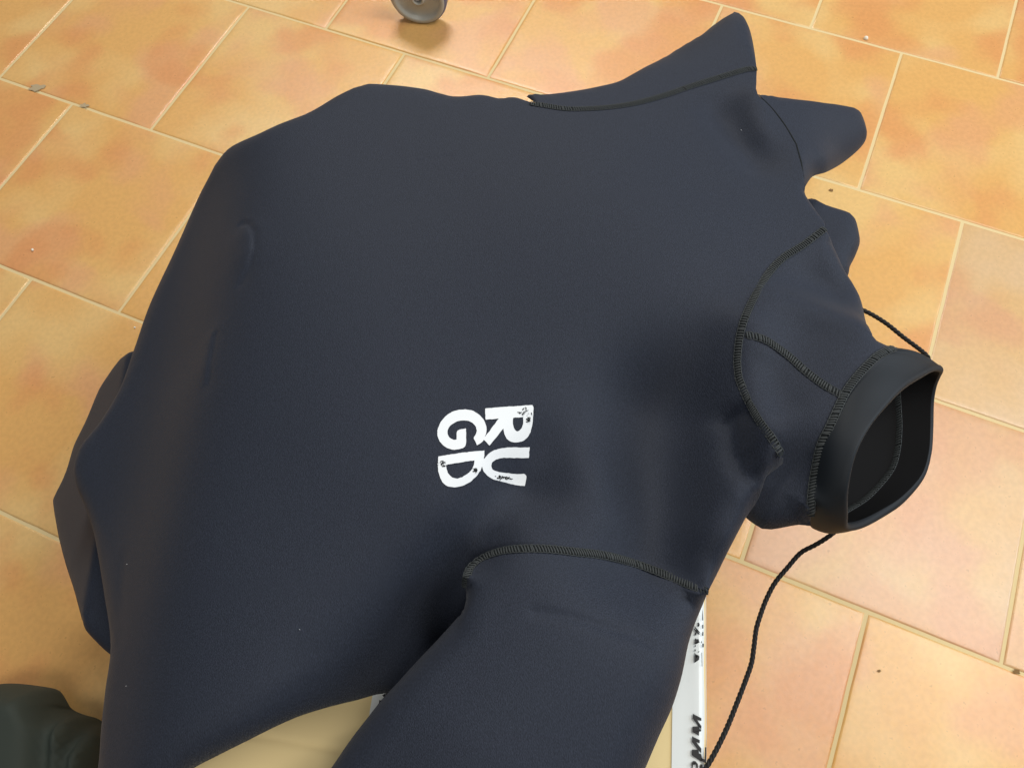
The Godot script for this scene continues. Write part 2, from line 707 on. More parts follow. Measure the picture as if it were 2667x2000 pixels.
	lay.call(t1, [
		[[620, 450], [632, 560], [637, 660], [618, 660]], [[615, 745], [640, 740], [640, 805], [618, 810]], [[620, 870], [640, 870], [640, 938], [615, 935]],
		[[620, 1080], [648, 1080], [645, 1145], [620, 1145]], [[595, 1040], [610, 1035], [615, 1070], [605, 1075]], [[485, 885], [517, 885], [512, 930], [485, 932]],
		[[487, 985], [520, 1000], [520, 1010], [555, 1000], [570, 1060], [545, 1070], [525, 1030], [500, 1090], [483, 1090]], [[484, 1105], [505, 1110], [500, 1140], [484, 1140]],
		[[480, 1180], [505, 1190], [500, 1220], [478, 1215]], [[478, 1240], [507, 1275], [507, 1345], [545, 1290], [570, 1310], [562, 1370], [500, 1385], [480, 1425]],
		[[605, 1240], [615, 1240], [620, 1490], [610, 1490]], [[545, 1215], [570, 1220], [560, 1240], [548, 1235]],
		[[462, 815], [472, 800], [520, 862], [575, 905], [565, 920], [505, 878]], [[475, 775], [483, 765], [530, 840], [580, 880], [576, 890], [520, 852]],
		[[520, 715], [560, 700], [575, 740], [560, 775], [535, 770], [530, 745], [548, 735], [552, 755], [560, 740], [545, 722]]], 1740, 1520, 6.9125, 0.0022)
	lay.call(t2, [
		[[725, 875], [835, 830], [965, 995], [910, 1055]], [[600, 1070], [640, 1095], [870, 1095], [950, 1200], [800, 1340], [620, 1335], [580, 1300]],
		[[850, 835], [980, 800], [1300, 860], [1300, 1000], [1060, 915]]], 951, 1758, 16.59, 0.0022)

# ---------------------------------------------------------------- the wetsuit
func make_folds() -> void:
	side_line = []
	var way := smooth_line(flat([[600, 300], [615, 450], [600, 650], [570, 870], [520, 1050], [470, 1250], [425, 1450], [380, 1700], [340, 2000], [315, 2200]], 0.44), 0.005)
	var next := 0
	for k in 120:                                        # where that shoulder runs, every centimetre of z
		var z: float = way[0].y + 0.01 * k
		while next < way.size() - 1 and way[next].y < z:
			next += 1
		side_line.append(Vector2(way[next].x, z))
	# broad shape
	add_fold(folds, [[1000, 800], [1300, 700]], 0.030, 0.13)
	add_fold(folds, [[700, 1500], [900, 1300]], 0.012, 0.08)
	add_fold(folds, [[1600, 500], [1750, 650]], 0.014, 0.07)
	# hollows beside the neck and at the shoulder
	add_fold(folds, [[1720, 1060], [1705, 1180], [1700, 1420]], -0.040, 0.038)
	add_fold(folds, [[1945, 880], [1950, 1050], [1935, 1190], [1885, 1370]], 0.020, 0.022)
	add_fold(folds, [[1415, 1190], [1430, 1280]], -0.013, 0.020)
	add_fold(folds, [[1565, 1230], [1585, 1330]], 0.012, 0.022)
	add_fold(folds, [[1890, 285], [1930, 345], [1975, 400]], -0.011, 0.015)
	add_fold(folds, [[1965, 235], [1990, 330]], 0.006, 0.010)
	# neck panel
	add_fold(folds, [[2230, 1000], [2160, 1150]], 0.034, 0.040)
	add_fold(folds, [[2010, 790], [2130, 830], [2250, 885]], 0.010, 0.014)
	add_fold(folds, [[2130, 715], [2185, 740]], -0.008, 0.014)
	add_fold(folds, [[2000, 990], [2020, 1060]], -0.007, 0.012)
	# near sleeve
	add_fold(folds, [[1450, 1600], [1250, 1900]], 0.030, 0.065)
	add_fold(folds, [[1390, 1608], [1480, 1618], [1560, 1638], [1640, 1654], [1700, 1680]], -0.0019, 0.0030)
	# fine creases
	add_fold(folds, [[618, 562], [642, 572], [660, 602], [664, 648], [650, 695], [622, 735]], -0.0016, 0.0026)
	add_fold(folds, [[630, 610], [634, 650]], 0.0026, 0.013)
	add_fold(folds, [[548, 850], [536, 920], [530, 985]], -0.0020, 0.0026)
	add_fold(folds, [[532, 860], [520, 930]], 0.0022, 0.010)
	add_fold(folds, [[300, 1440], [300, 1560], [312, 1680]], -0.0016, 0.0030, 0.40)
	add_fold(folds, [[1090, 432], [1175, 422]], -0.0006, 0.002)
	# torso only: the valley between torso and sleeve, the tuck beside the neck
	add_fold(folds, [[1335, 1290], [1275, 1360], [1225, 1440]], -0.022, 0.018, 0.44)
	add_fold(torso_folds, [[1196, 1540], [1170, 1600]], -0.026, 0.016, 0.43)
	add_fold(torso_folds, [[1165, 1650], [1090, 1730], [1010, 1830]], -0.050, 0.038, 0.42)
	add_fold(torso_folds, [[1150, 1640], [1095, 1710], [1050, 1760]], -0.026, 0.017, 0.41)
	add_fold(torso_folds, [[1900, 1090], [1915, 1090], [1918, 1180], [1940, 1245], [1972, 1275]], -0.014, 0.007)
	add_fold(torso_folds, [[1985, 1140], [1990, 1210], [1975, 1260]], 0.014, 0.011)
	add_fold(torso_folds, [[1900, 1330], [1850, 1430]], 0.004, 0.015)
	# neck panel below the tuck
	add_fold(neck_folds, [[2060, 1240], [2000, 1300], [1950, 1320]], -0.018, 0.022)
	add_fold(neck_folds, [[2010, 1370], [1995, 1345], [2040, 1270], [2095, 1200]], -0.0014, 0.0032)

func line_points(px: Array, h: float) -> Array:       # extra points either side of a fine crease
	var r := []
	var l := smooth_line(flat(px, h), 0.0025)
	for i in range(1, l.size()):
		var s: Vector2 = (l[i] - l[i - 1]).normalized().orthogonal()
		for k in [-0.008, -0.005, -0.0028, -0.0012, 0.0, 0.0012, 0.0028, 0.005, 0.008]:
			r.append(l[i] + s * k)
	return r

func edge(px: Array, drop: float, width: float) -> Array:
	var r := []
	for q in px:
		r.append([q[0], q[1], drop, width])
	return r

func make_suit() -> void:
	make_folds()
	suit = thing("wetsuit", "dark navy neoprene wetsuit lying face up with white letters on its chest", "wetsuit")
	var seam_far := [[1340, 257], [1410, 274], [1480, 284], [1560, 282], [1640, 272], [1720, 252], [1800, 225], [1880, 200], [1940, 182], [1972, 178]]
	var seam_neck := [[2150, 595], [2095, 637], [2040, 672], [2000, 715], [1965, 775], [1940, 830], [1927, 880], [1921, 940], [1925, 985], [1945, 1035], [1975, 1090], [2010, 1140], [2036, 1185]]
	var seam_sleeve := [[1845, 1540], [1800, 1525], [1740, 1500], [1660, 1470], [1580, 1448], [1500, 1438], [1420, 1430], [1350, 1430], [1300, 1437], [1254, 1455], [1226, 1478], [1216, 1502]]
	var shoulder := [[1974, 245], [2012, 280], [2045, 325], [2075, 375], [2090, 425], [2097, 470]]
	var rows := []
	for q in seam_far:
		rows.append([q[0], q[1], 0.44, 0.0])
	rows[0] = [1340, 257, -0.008, 0.015, 1]
	rows.append([1971, 212, -0.003, 0.004, 1])
	for q in shoulder:
		rows.append([q[0], q[1], 0.44, 0.0])
	rows.append_array([[2100, 495, -0.012, 0.012], [2103, 518, -0.014, 0.012], [2130, 555, -0.012, 0.012]])
	for q in seam_neck:
		rows.append([q[0], q[1], 0.45, 0.0])
	rows.append_array(edge([[2040, 1207], [2022, 1222], [1998, 1240], [1987, 1270], [1978, 1295]], -0.016, 0.010))
	rows.append_array(edge([[1960, 1325], [1945, 1345], [1900, 1430], [1868, 1495]], -0.022, 0.024))
	for q in seam_sleeve:
		rows.append([q[0], q[1], 0.45, 0.0])
	rows.append_array([[1255, 1620, 0.395, 0.012, 1], [1190, 1740, 0.39, 0.012, 1], [1110, 1810, 0.388, 0.015, 1]])
	rows.append_array(edge([[1000, 1806], [930, 1823], [850, 1843], [780, 1865], [720, 1891], [640, 1931], [570, 1966], [500, 2003], [420, 2065], [330, 2120], [240, 2100]], -0.024, 0.028))
	rows.append_array(edge([[255, 2000], [262, 1900], [273, 1800], [286, 1710], [284, 1640], [272, 1560], [255, 1450], [242, 1385], [220, 1320], [200, 1275], [190, 1225], [208, 1165], [259, 1100], [310, 1013]], -0.016, 0.018))
	rows.append_array(edge([[346, 915], [386, 800], [444, 675], [497, 554], [545, 458], [569, 419], [598, 386], [641, 362], [675, 347]], -0.020, 0.024))
	rows.append_array(edge([[723, 325], [791, 299], [820, 284], [868, 255], [916, 231], [940, 224], [968, 218], [1049, 224], [1117, 234], [1153, 244], [1189, 252], [1216, 250], [1248, 247], [1275, 251]], -0.022, 0.026))
	rows.append([1305, 255, -0.014, 0.02])
	var torso := panel(rows, torso_folds)
	var creases := line_points([[610, 560], [642, 572], [660, 602], [664, 648], [650, 695], [615, 745]], 0.45)
	creases.append_array(line_points([[548, 840], [535, 920], [530, 990]], 0.45))
	creases.append_array(line_points([[1085, 432], [1180, 421]], 0.46))
	creases.append_array(line_points([[1900, 1080], [1916, 1100], [1918, 1180], [1940, 1245], [1975, 1280]], 0.45))
	put("front_panel", panel_mesh(torso, 0.0075, creases), mats.neoprene, suit)

	# far sleeve, falling away behind its seam
	rows = []
	for k in range(seam_far.size() - 1, 0, -1):
		rows.append([seam_far[k][0], seam_far[k][1], 0.44, 0.0])
	rows.append_array(edge([[1372, 252]], -0.006, 0.010))
	rows[-1].append(1)
	rows.append_array(edge([[1420, 246], [1488, 238], [1546, 228], [1601, 212], [1691, 174], [1750, 139], [1784, 120], [1817, 93], [1860, 66], [1898, 49], [1923, 43], [1946, 51], [1957, 84], [1965, 127]], -0.020, 0.022))
	var fall := []
	add_fold(fall, [[1650, 130], [1900, -30]], -0.060, 0.040, 0.39)
	put("far_sleeve", panel_mesh(panel(rows, fall)), mats.neoprene, suit)

	# shoulder standing out beside the neck
	rows = []
	for k in range(shoulder.size() - 1, -1, -1):
		rows.append([shoulder[k][0], shoulder[k][1], 0.44, 0.0])
	rows.append_array(edge([[2003, 249], [2066, 257], [2130, 265], [2172, 270], [2214, 278], [2236, 291], [2252, 312], [2259, 346], [2256, 367], [2235, 392], [2193, 426], [2151, 449], [2117, 460]], -0.022, 0.022))
	rows.append([2092, 496, -0.012, 0.010, 1])
	var lean := []
	add_fold(lean, [[2290, 280], [2270, 400]], -0.050, 0.045, 0.40)
	put("shoulder_panel", panel_mesh(panel(rows, lean)), mats.neoprene, suit)

	# lower layer showing between shoulder and neck
	rows = [[2104, 519, 0.39, 0.02], [2151, 534, 0.388, 0.02], [2197, 549, 0.385, 0.02], [2218, 561, 0.384, 0.02], [2235, 586, 0.384, 0.02], [2240, 624, 0.384, 0.02], [2238, 645, 0.384, 0.02], [2227, 671, 0.385, 0.02], [2212, 700, 0.386, 0.02], [2205, 730, 0.386, 0.02], [2140, 790, 0.386, 0.02], [2030, 700, 0.386, 0.02], [2030, 560, 0.386, 0.02]]
	var low := panel(rows, [], 0.408)
	put("back_panel", panel_mesh(low), mats.neoprene, suit)

	# lower layer hanging out along the waist
	rows = edge([[346, 912], [317, 933], [281, 980], [255, 1023], [223, 1099], [190, 1168], [169, 1237], [147, 1284], [135, 1316], [143, 1356], [154, 1409], [172, 1477], [194, 1544], [217, 1626], [231, 1653], [289, 1708]], -0.012, 0.014)
	rows.append_array([[370, 1760, 0.30, 0.01, 1], [400, 1600, 0.30, 0.01, 1], [370, 1300, 0.30, 0.01, 1], [410, 1080, 0.30, 0.01, 1], [440, 955, 0.30, 0.01, 1], [395, 915, 0.305, 0.01, 1]])
	var waist := panel(rows, [], 0.314, at(250, 1400, 0.314).x)
	put("back_panel", panel_mesh(waist), mats.neoprene, suit)

	# near sleeve
	rows = []
	for k in range(seam_sleeve.size() - 1, -1, -1):
		rows.append([seam_sleeve[k][0], seam_sleeve[k][1], 0.45, 0.0])
	rows.append_array(edge([[1827, 1585], [1808, 1632], [1792, 1683], [1782, 1734], [1772, 1777], [1749, 1848], [1717, 1918], [1682, 2000], [1640, 2100], [1610, 2180]], -0.036, 0.034))
	rows.append_array([[1300, 2230, 0.40, 0.02, 1], [800, 2180, 0.40, 0.03, 1], [810, 2080, 0.40, 0.03, 1]])
	rows.append_array(edge([[860, 2003], [910, 1930], [960, 1865], [1000, 1815], [1030, 1783], [1080, 1728], [1140, 1665], [1190, 1610]], -0.036, 0.026))
	rows.append_array(edge([[1207, 1586], [1214, 1562], [1213, 1535]], -0.020, 0.016))
	var sleeve := panel(rows)
	put("near_sleeve", panel_mesh(sleeve, 0.0075, line_points([[1375, 1606], [1480, 1618], [1560, 1638], [1640, 1654], [1715, 1687]], 0.47)), mats.neoprene, suit)

	# neck panel
	rows = []
	for q in seam_neck:
		rows.append([q[0], q[1], 0.45, 0.0])
	rows.reverse()
	var collar_front := [[2340, 905], [2310, 915], [2282, 931], [2234, 980], [2200, 1028], [2162, 1110], [2137, 1163], [2120, 1245], [2113, 1303], [2111, 1368]]
	rows.append_array(edge([[2172, 640], [2190, 680], [2205, 714], [2224, 743], [2244, 782], [2253, 816], [2260, 845], [2268, 869]], -0.022, 0.020))
	rows.append_array(edge([[2280, 884], [2303, 897]], -0.012, 0.014))
	for q in collar_front.slice(0, 9):
		rows.append([q[0], q[1], 0.46, 0.0])
	rows.append_array(edge([[2111, 1370], [2080, 1367], [2045, 1373], [2010, 1379], [1985, 1377], [1965, 1365], [1940, 1345]], -0.024, 0.026))
	rows.append_array([[1915, 1300, -0.01, 0.008, 1], [1935, 1250, -0.006, 0.005, 1], [1975, 1215, -0.004, 0.004, 1], [2015, 1195, -0.003, 0.004, 1]])
	var neck := panel(rows, neck_folds)
	put("neck_panel", panel_mesh(neck, 0.006, line_points([[2010, 1372], [1995, 1345], [2040, 1270], [2095, 1200]], 0.42)), mats.neoprene, suit)

	# the underside, a slack sheet that joins the lower edges
	var union := PackedVector2Array(torso.poly)
	for pan in [sleeve, neck]:
		var merged := Geometry2D.merge_polygons(union, pan.poly)
		var best := 0
		for i in merged.size():
			if merged[i].size() > merged[best].size():
				best = i
		union = merged[best]
	union = Geometry2D.offset_polygon(union, -0.004)[0]
	var under := fill(union, 0.02, [])
	var pos := PackedVector3Array()
	for p in under[0]:
		var ws := 0.0
		var hs := 0.0
		for pan in [torso, sleeve, neck]:
			for i in range(0, pan.ring.size(), 4):
				var q: Vector4 = pan.ring[i]
				if q.w > 0.0:
					var w := 1.0 / (Vector2(q.x, q.y).distance_squared_to(p) + 0.0004) ** 2
					ws += w
					hs += w * (q.z - 0.004)
		var y := minf(hs / ws, 0.43)
		for pan in [torso, sleeve, neck]:
			if Geometry2D.is_point_in_polygon(p, pan.poly):
				y = minf(y, height_in(pan, p) - 0.008)
		pos.append(Vector3(p.x, y, p.y))
	put("back_panel", build(pos, under[1]), mats.neoprene, suit)

	make_collar(neck, collar_front)
	# seams
	sew(torso, [[1380, 269]] + seam_far.slice(1), 0.0060)
	sew(torso, seam_neck, 0.0058, 0.15)
	sew(sleeve, [[1846, 1541]] + seam_sleeve.slice(1) + [[1213, 1530]], 0.0060)
	sew(neck, [[1942, 872], [1985, 882], [2020, 902], [2060, 932], [2100, 968], [2150, 1005], [2198, 1032]], 0.0060)
	welt(torso, [[1985, 255], [2012, 282], [2045, 325], [2075, 375], [2088, 422], [2095, 465]])
	make_letters(torso)
	var fluff := Soup.new()
	for q in [[780, 1640], [330, 1470], [328, 1787], [1931, 340]]:
		var p := on(torso, q[0], q[1])
		var d := Vector3(rng.randf_range(-1, 1), 0, rng.randf_range(-1, 1)).normalized() * rng.randf_range(0.0003, 0.0008)
		fluff.tube([p - d + Vector3.UP * 0.0004, p + Vector3.UP * 0.0009, p + d + Vector3.UP * 0.0004], 0.00018, 5)
	put("lint", build(fluff.pos, fluff.idx), mats.ink_white, suit).set_meta("kind", "stuff")

func make_collar(neck: Dictionary, front: Array) -> void:
	var a := []
	for q in front.slice(0, 9):
		a.append(on(neck, q[0], q[1]) - Vector3.UP * 0.0008)
	a.append(at(2111, 1370, 0.412))
	for q in [[2150, 1376, 0.398], [2200, 1352, 0.388], [2263, 1312, 0.380], [2325, 1240, 0.376], [2345, 1180, 0.376], [2350, 1110, 0.380], [2346, 1040, 0.388], [2343, 980, 0.400], [2341, 930, 0.412]]:
		a.append(at(q[0], q[1], q[2]))
	var b := []
	for q in [[2447, 951, 0.432], [2428, 948, 0.444], [2403, 960, 0.456], [2354, 994, 0.474], [2306, 1047, 0.484], [2258, 1110, 0.490], [2220, 1187, 0.488], [2200, 1279, 0.474], [2198, 1346, 0.452], [2200, 1380, 0.432],
		[2236, 1378, 0.414], [2290, 1351, 0.398], [2345, 1312, 0.388], [2393, 1250, 0.382], [2412, 1182, 0.382], [2418, 1110, 0.386], [2421, 1040, 0.396], [2429, 995, 0.408], [2440, 968, 0.420]]:
		b.append(at(q[0], q[1], q[2]))
	a = even(a, b)
	b = a[1]
	a = a[0]
	var n: int = a.size()
	var mid_a := Vector3.ZERO
	var mid_b := Vector3.ZERO
	for i in n:
		mid_a += a[i] / n
		mid_b += b[i] / n
	var axis := (mid_b - mid_a).normalized()
	var rows := []
	for k in 9:
		var t := k / 8.0
		var row := []
		for i in n:
			var mid := mid_a.lerp(mid_b, t)
			var p: Vector3 = a[i].lerp(b[i], t)
			row.append(p + (p - mid).normalized() * 0.0035 * sin(PI * t))
		rows.append(row)
	# the rolled rim and the inner wall
	var inner := []
	for i in n:
		var inward: Vector3 = ((mid_b - b[i]) - axis * (mid_b - b[i]).dot(axis)).normalized()
		var col := []
		for k in 7:
			var ang := PI * k / 6.0
			col.append(b[i] + axis * 0.0036 * sin(ang) + inward * 0.0036 * (1 - cos(ang)))
		for k in range(1, 7):
			var t := k / 6.0
			var p: Vector3 = b[i].lerp(a[i], t)
			var c := mid_b.lerp(mid_a, t)
			col.append(p + (c - p).normalized() * 0.0073)
		inner.append(col)
	var rim_rows := []
	for k in 7:
		var row := []
		for i in n:
			row.append(inner[i][k])
		rim_rows.append(row)
	rows.append_array(rim_rows.slice(1))
	var in_rows := []
	for k in range(6, 13):
		var row := []
		for i in n:
			row.append(inner[i][k])
		in_rows.append(row)
	var deep := []
	for i in n:
		var under := clampf((mid_a.y - a[i].y) / 0.05 + 0.5, 0.0, 1.0)
		deep.append(inner[i][12] - axis * (0.006 + 0.075 * under) + (mid_a - a[i]) * lerpf(0.25, 0.05, under) - Vector3.UP * 0.004)
	var s := Soup.new()
	s.sheet(rows, true)
	var band := put("collar_band", build(s.pos, s.idx), mats.collar, suit)
	var s2 := Soup.new()
	s2.sheet(in_rows, true)
	put("collar_lining", build(s2.pos, s2.idx), mats.lining, band)
	var s3 := Soup.new()
	var centre := Vector3.ZERO
	for p in deep:
		centre += p / deep.size()
	var cap := []
	for p in deep:
		cap.append(p.lerp(centre - axis * 0.015 - Vector3.UP * 0.006, 0.9))
	s3.sheet([in_rows[-1], deep, cap], true)
	put("neck_lining", build(s3.pos, s3.idx), mats.lining, suit)
	# the seam round the collar's foot, outside and inside
	var path := []
	for q in [[2330, 908], [2310, 915], [2282, 931], [2234, 980], [2200, 1028], [2162, 1110], [2137, 1163], [2120, 1245], [2113, 1303], [2112, 1345]]:
		path.append(on(neck, q[0], q[1]) + Vector3.UP * 0.0006)
	path = smooth_line(path, 0.00115)
	var nor := []
	for p in path:
		nor.append(slope(neck, p))
	sew_along(path, nor, 0.0058, 0.6, 0.0024)
	var ring := []
	var nor2 := []
	for i in range(int(n * 0.52), n - 2):
		ring.append(in_rows[-1][i])
	ring = smooth_line(ring, 0.00115)
	for p in ring:
		nor2.append((mid_a - p).normalized())
	sew_along(ring, nor2, 0.0060, 0.6, 0.0024)

func even(a: Array, b: Array) -> Array:       # the two rings, paired, closed and smoothed to the same number of stations
	var ra := []
	var rb := []
	var n := a.size()
	for i in n:
		for j in 5:
			var t := j / 5.0
			ra.append(rom(a[(i - 1 + n) % n], a[i], a[(i + 1) % n], a[(i + 2) % n], t))
			rb.append(rom(b[(i - 1 + n) % n], b[i], b[(i + 1) % n], b[(i + 2) % n], t))
	return [ra, rb]

func rom(p0: Vector3, p1: Vector3, p2: Vector3, p3: Vector3, t: float) -> Vector3:
	return p1.cubic_interpolate(p2, p0, p3, t)

func make_letters(torso: Dictionary) -> void:
	var letters := [
		[[[1050, 315], [1655, 272], [1668, 300], [1665, 420], [1650, 540], [1620, 640], [1570, 710], [1500, 745], [1440, 750], [1380, 740], [1330, 705], [1298, 650], [1285, 570], [1105, 790], [1025, 712], [1225, 445], [1055, 462]],
			[[1408, 435], [1540, 428], [1535, 520], [1500, 590], [1460, 608], [1430, 590], [1405, 520]]],
		[[[1620, 815], [1610, 948], [1290, 948], [1190, 970], [1140, 1010], [1125, 1050], [1145, 1100], [1210, 1125], [1560, 1155], [1578, 1175], [1560, 1308], [1300, 1260], [1150, 1220], [1070, 1170], [1020, 1100], [1008, 1030], [1030, 970], [1090, 900], [1170, 850], [1300, 822], [1450, 815]]],
		[[[945, 788], [903, 690], [930, 650], [942, 600], [930, 550], [890, 500], [830, 475], [770, 468], [700, 478], [630, 515], [585, 560], [568, 610], [575, 660], [605, 700], [640, 718], [685, 715], [685, 620], [720, 590], [805, 572], [803, 770], [785, 810], [740, 830], [660, 845], [590, 832], [520, 795], [470, 740], [440, 670], [440, 600], [470, 510], [540, 420], [630, 360], [720, 335], [820, 330], [900, 350], [970, 395], [1025, 455], [1060, 530], [1068, 600], [1050, 670], [1020, 735]]],
		[[[450, 930], [1042, 855], [1040, 920], [1025, 1010], [1000, 1090], [940, 1180], [850, 1260], [760, 1305], [660, 1325], [580, 1315], [520, 1280], [475, 1200], [445, 1090], [445, 1000]],
			[[545, 1040], [915, 980], [905, 1040], [870, 1110], [800, 1170], [730, 1205], [660, 1210], [600, 1180], [565, 1120]]]]
	var worn := [[[1570, 360, 95, 60], [1600, 450, 25, 40]], [[1250, 1205, 60, 25], [1340, 1205, 70, 25]], [], [[490, 1020, 50, 40], [920, 1110, 30, 20]]]
	for k in 4:
		var rings := []
		for shape in letters[k]:
			var pts := []
			for q in shape:
				var p := on(torso, 1050 + q[0] / 4.9156, 1000 + q[1] / 4.9156)
				pts.append(Vector2(p.x, p.z))
			rings.append(PackedVector2Array(smooth_line(pts, 0.0018, true)))
		# ragged edge
		for ring in rings:
			for i in ring.size():
				ring[i] += Vector2(rng.randf_range(-1, 1), rng.randf_range(-1, 1)) * 0.00018
		var f := fill(rings[0], 0.003, [])
		var idx := PackedInt32Array()
		var pts: PackedVector2Array = f[0]
		if rings.size() > 1:
			for p in rings[1]:
				pts.append(p)
			var tri := Geometry2D.triangulate_delaunay(pts)
			for j in range(0, tri.size(), 3):
				var c := (pts[tri[j]] + pts[tri[j + 1]] + pts[tri[j + 2]]) / 3.0
				if Geometry2D.is_point_in_polygon(c, rings[0]) and not Geometry2D.is_point_in_polygon(c, rings[1]):
					var flip := (pts[tri[j + 1]] - pts[tri[j]]).cross(pts[tri[j + 2]] - pts[tri[j]]) < 0
					idx.append_array(PackedInt32Array([tri[j], tri[j + 2], tri[j + 1]] if flip else [tri[j], tri[j + 1], tri[j + 2]]))
		else:
			idx = f[1]
		var pos := PackedVector3Array()
		for p in pts:
			pos.append(Vector3(p.x, height_in(torso, p) + 0.0005, p.y))
		var o := put("printed_letter", build(pos, idx), mats.ink_white, suit)
		# flaked patches where the cloth shows
		var soup := Soup.new()
		for w in worn[k]:
			for j in 16:
				var c := Vector2(w[0] + rng.randfn(0, 0.5) * w[2], w[1] + rng.randfn(0, 0.5) * w[3])
				var p := on(torso, 1050 + c.x / 4.9156, 1000 + c.y / 4.9156)
				var dir := rng.randf() * TAU
				var first := soup.pos.size()
				var r := rng.randf_range(0.0003, 0.0011)
				for i in 7:
					var d := Vector2.from_angle(TAU * i / 7) * r * rng.randf_range(0.6, 1.2) * Vector2(1.8, 0.6)
					d = d.rotated(dir)
					soup.pos.append(p + Vector3(d.x, 0.0009, d.y))
				for i in range(1, 6):
					soup.idx.append_array(PackedInt32Array([first, first + i, first + i + 1]))
		if soup.pos.size():
			var wear := put("wear_marks", build(soup.pos, soup.idx), mats.seam, o)
			wear.set_meta("kind", "stuff")

func make_cord() -> void:
	var pts := []
	for q in [[1740, 2140, 0.3565], [1800, 2060, 0.3565], [1839, 2000, 0.356], [1866, 1953, 0.353], [1894, 1895, 0.348], [1921, 1828, 0.343], [1945, 1765, 0.338], [1958, 1726, 0.336], [1964, 1687, 0.334], [1970, 1640, 0.332], [1980, 1605, 0.332], [1996, 1562, 0.331], [2019, 1518, 0.332], [2051, 1479, 0.334], [2086, 1440, 0.338], [2121, 1421, 0.345], [2148, 1405, 0.352], [2172, 1387, 0.357], [2230, 1330, 0.360], [2330, 1230, 0.355], [2395, 1100, 0.350], [2425, 990, 0.352], [2420, 935, 0.362], [2403, 915, 0.366], [2354, 878, 0.372], [2306, 840, 0.377], [2256, 811, 0.380], [2200, 790, 0.382], [2130, 780, 0.384]]:
		pts.append(at(q[0], q[1], q[2]))
	var path := smooth_line(pts, 0.0011)
	var o := Soup.new()
	for s in 3:
		var strand := []
		for i in path.size():
			var t: Vector3 = (path[mini(i + 1, path.size() - 1)] - path[maxi(i - 1, 0)]).normalized()
			var side := t.cross(Vector3.UP).normalized()
			var up := side.cross(t)
			var ang := i * 0.0011 / 0.0125 * TAU + TAU * s / 3.0
			strand.append(path[i] + (side * cos(ang) + up * sin(ang)) * 0.00105)
		o.tube(strand, 0.00125, 7)
	put("zip_cord", build(o.pos, o.idx), mats.cord, suit)

# ---------------------------------------------------------------- other things
func make_garment() -> void:
	# a crumpled dark garment at the corner, lying on the floor
	var list := []
	var save := folds
	side_line = []
	folds = []
	add_fold(folds, [[60, 1900], [40, 2050]], 0.02, 0.07, 0.08)
	add_fold(folds, [[135, 1830], [128, 1930], [125, 2050]], -0.018, 0.009, 0.08)
	add_fold(folds, [[172, 1860], [166, 1940], [150, 2050]], 0.014, 0.007, 0.08)
	add_fold(folds, [[198, 1875], [192, 1930], [178, 1965], [170, 2020]], -0.022, 0.007, 0.08)
	add_fold(folds, [[205, 1975], [200, 2040]], 0.010, 0.006, 0.08)
	add_fold(folds, [[20, 1835], [70, 1825]], 0.004, 0.012, 0.08)
	for f in folds:
		list.append(f)
	folds = [{"pts": [Vector2.ZERO, Vector2.ONE], "amp": -0.365, "sigma": 1e6, "box": Rect2(-100, -100, 200, 200)}]
	folds.append_array(list)
	var rows := [[-140, 1840, 0.02, 0.05], [-60, 1800, 0.02, 0.05], [0, 1785, 0.02, 0.05], [23, 1779, 0.02, 0.05], [60, 1781, 0.02, 0.05], [105, 1787, 0.02, 0.045], [143, 1794, 0.02, 0.04], [158, 1803, 0.02, 0.035], [170, 1821, 0.02, 0.03], [181, 1841, 0.02, 0.025], [187, 1847, 0.015, 0.025], [203, 1856, 0.012, 0.03], [226, 1864, 0.01, 0.03], [249, 1870, 0.01, 0.03], [268, 1881, 0.01, 0.03], [330, 1920, 0.01, 0.03], [340, 2060, 0.01, 0.03], [150, 2200, 0.01, 0.04], [-140, 2180, 0.01, 0.04]]
	var o := put("garment", panel_mesh(panel(rows), 0.007), mats.garment)
	tag(o, "crumpled dark green-black garment lying on the tiles at the bottom left corner", "garment")
	folds = save

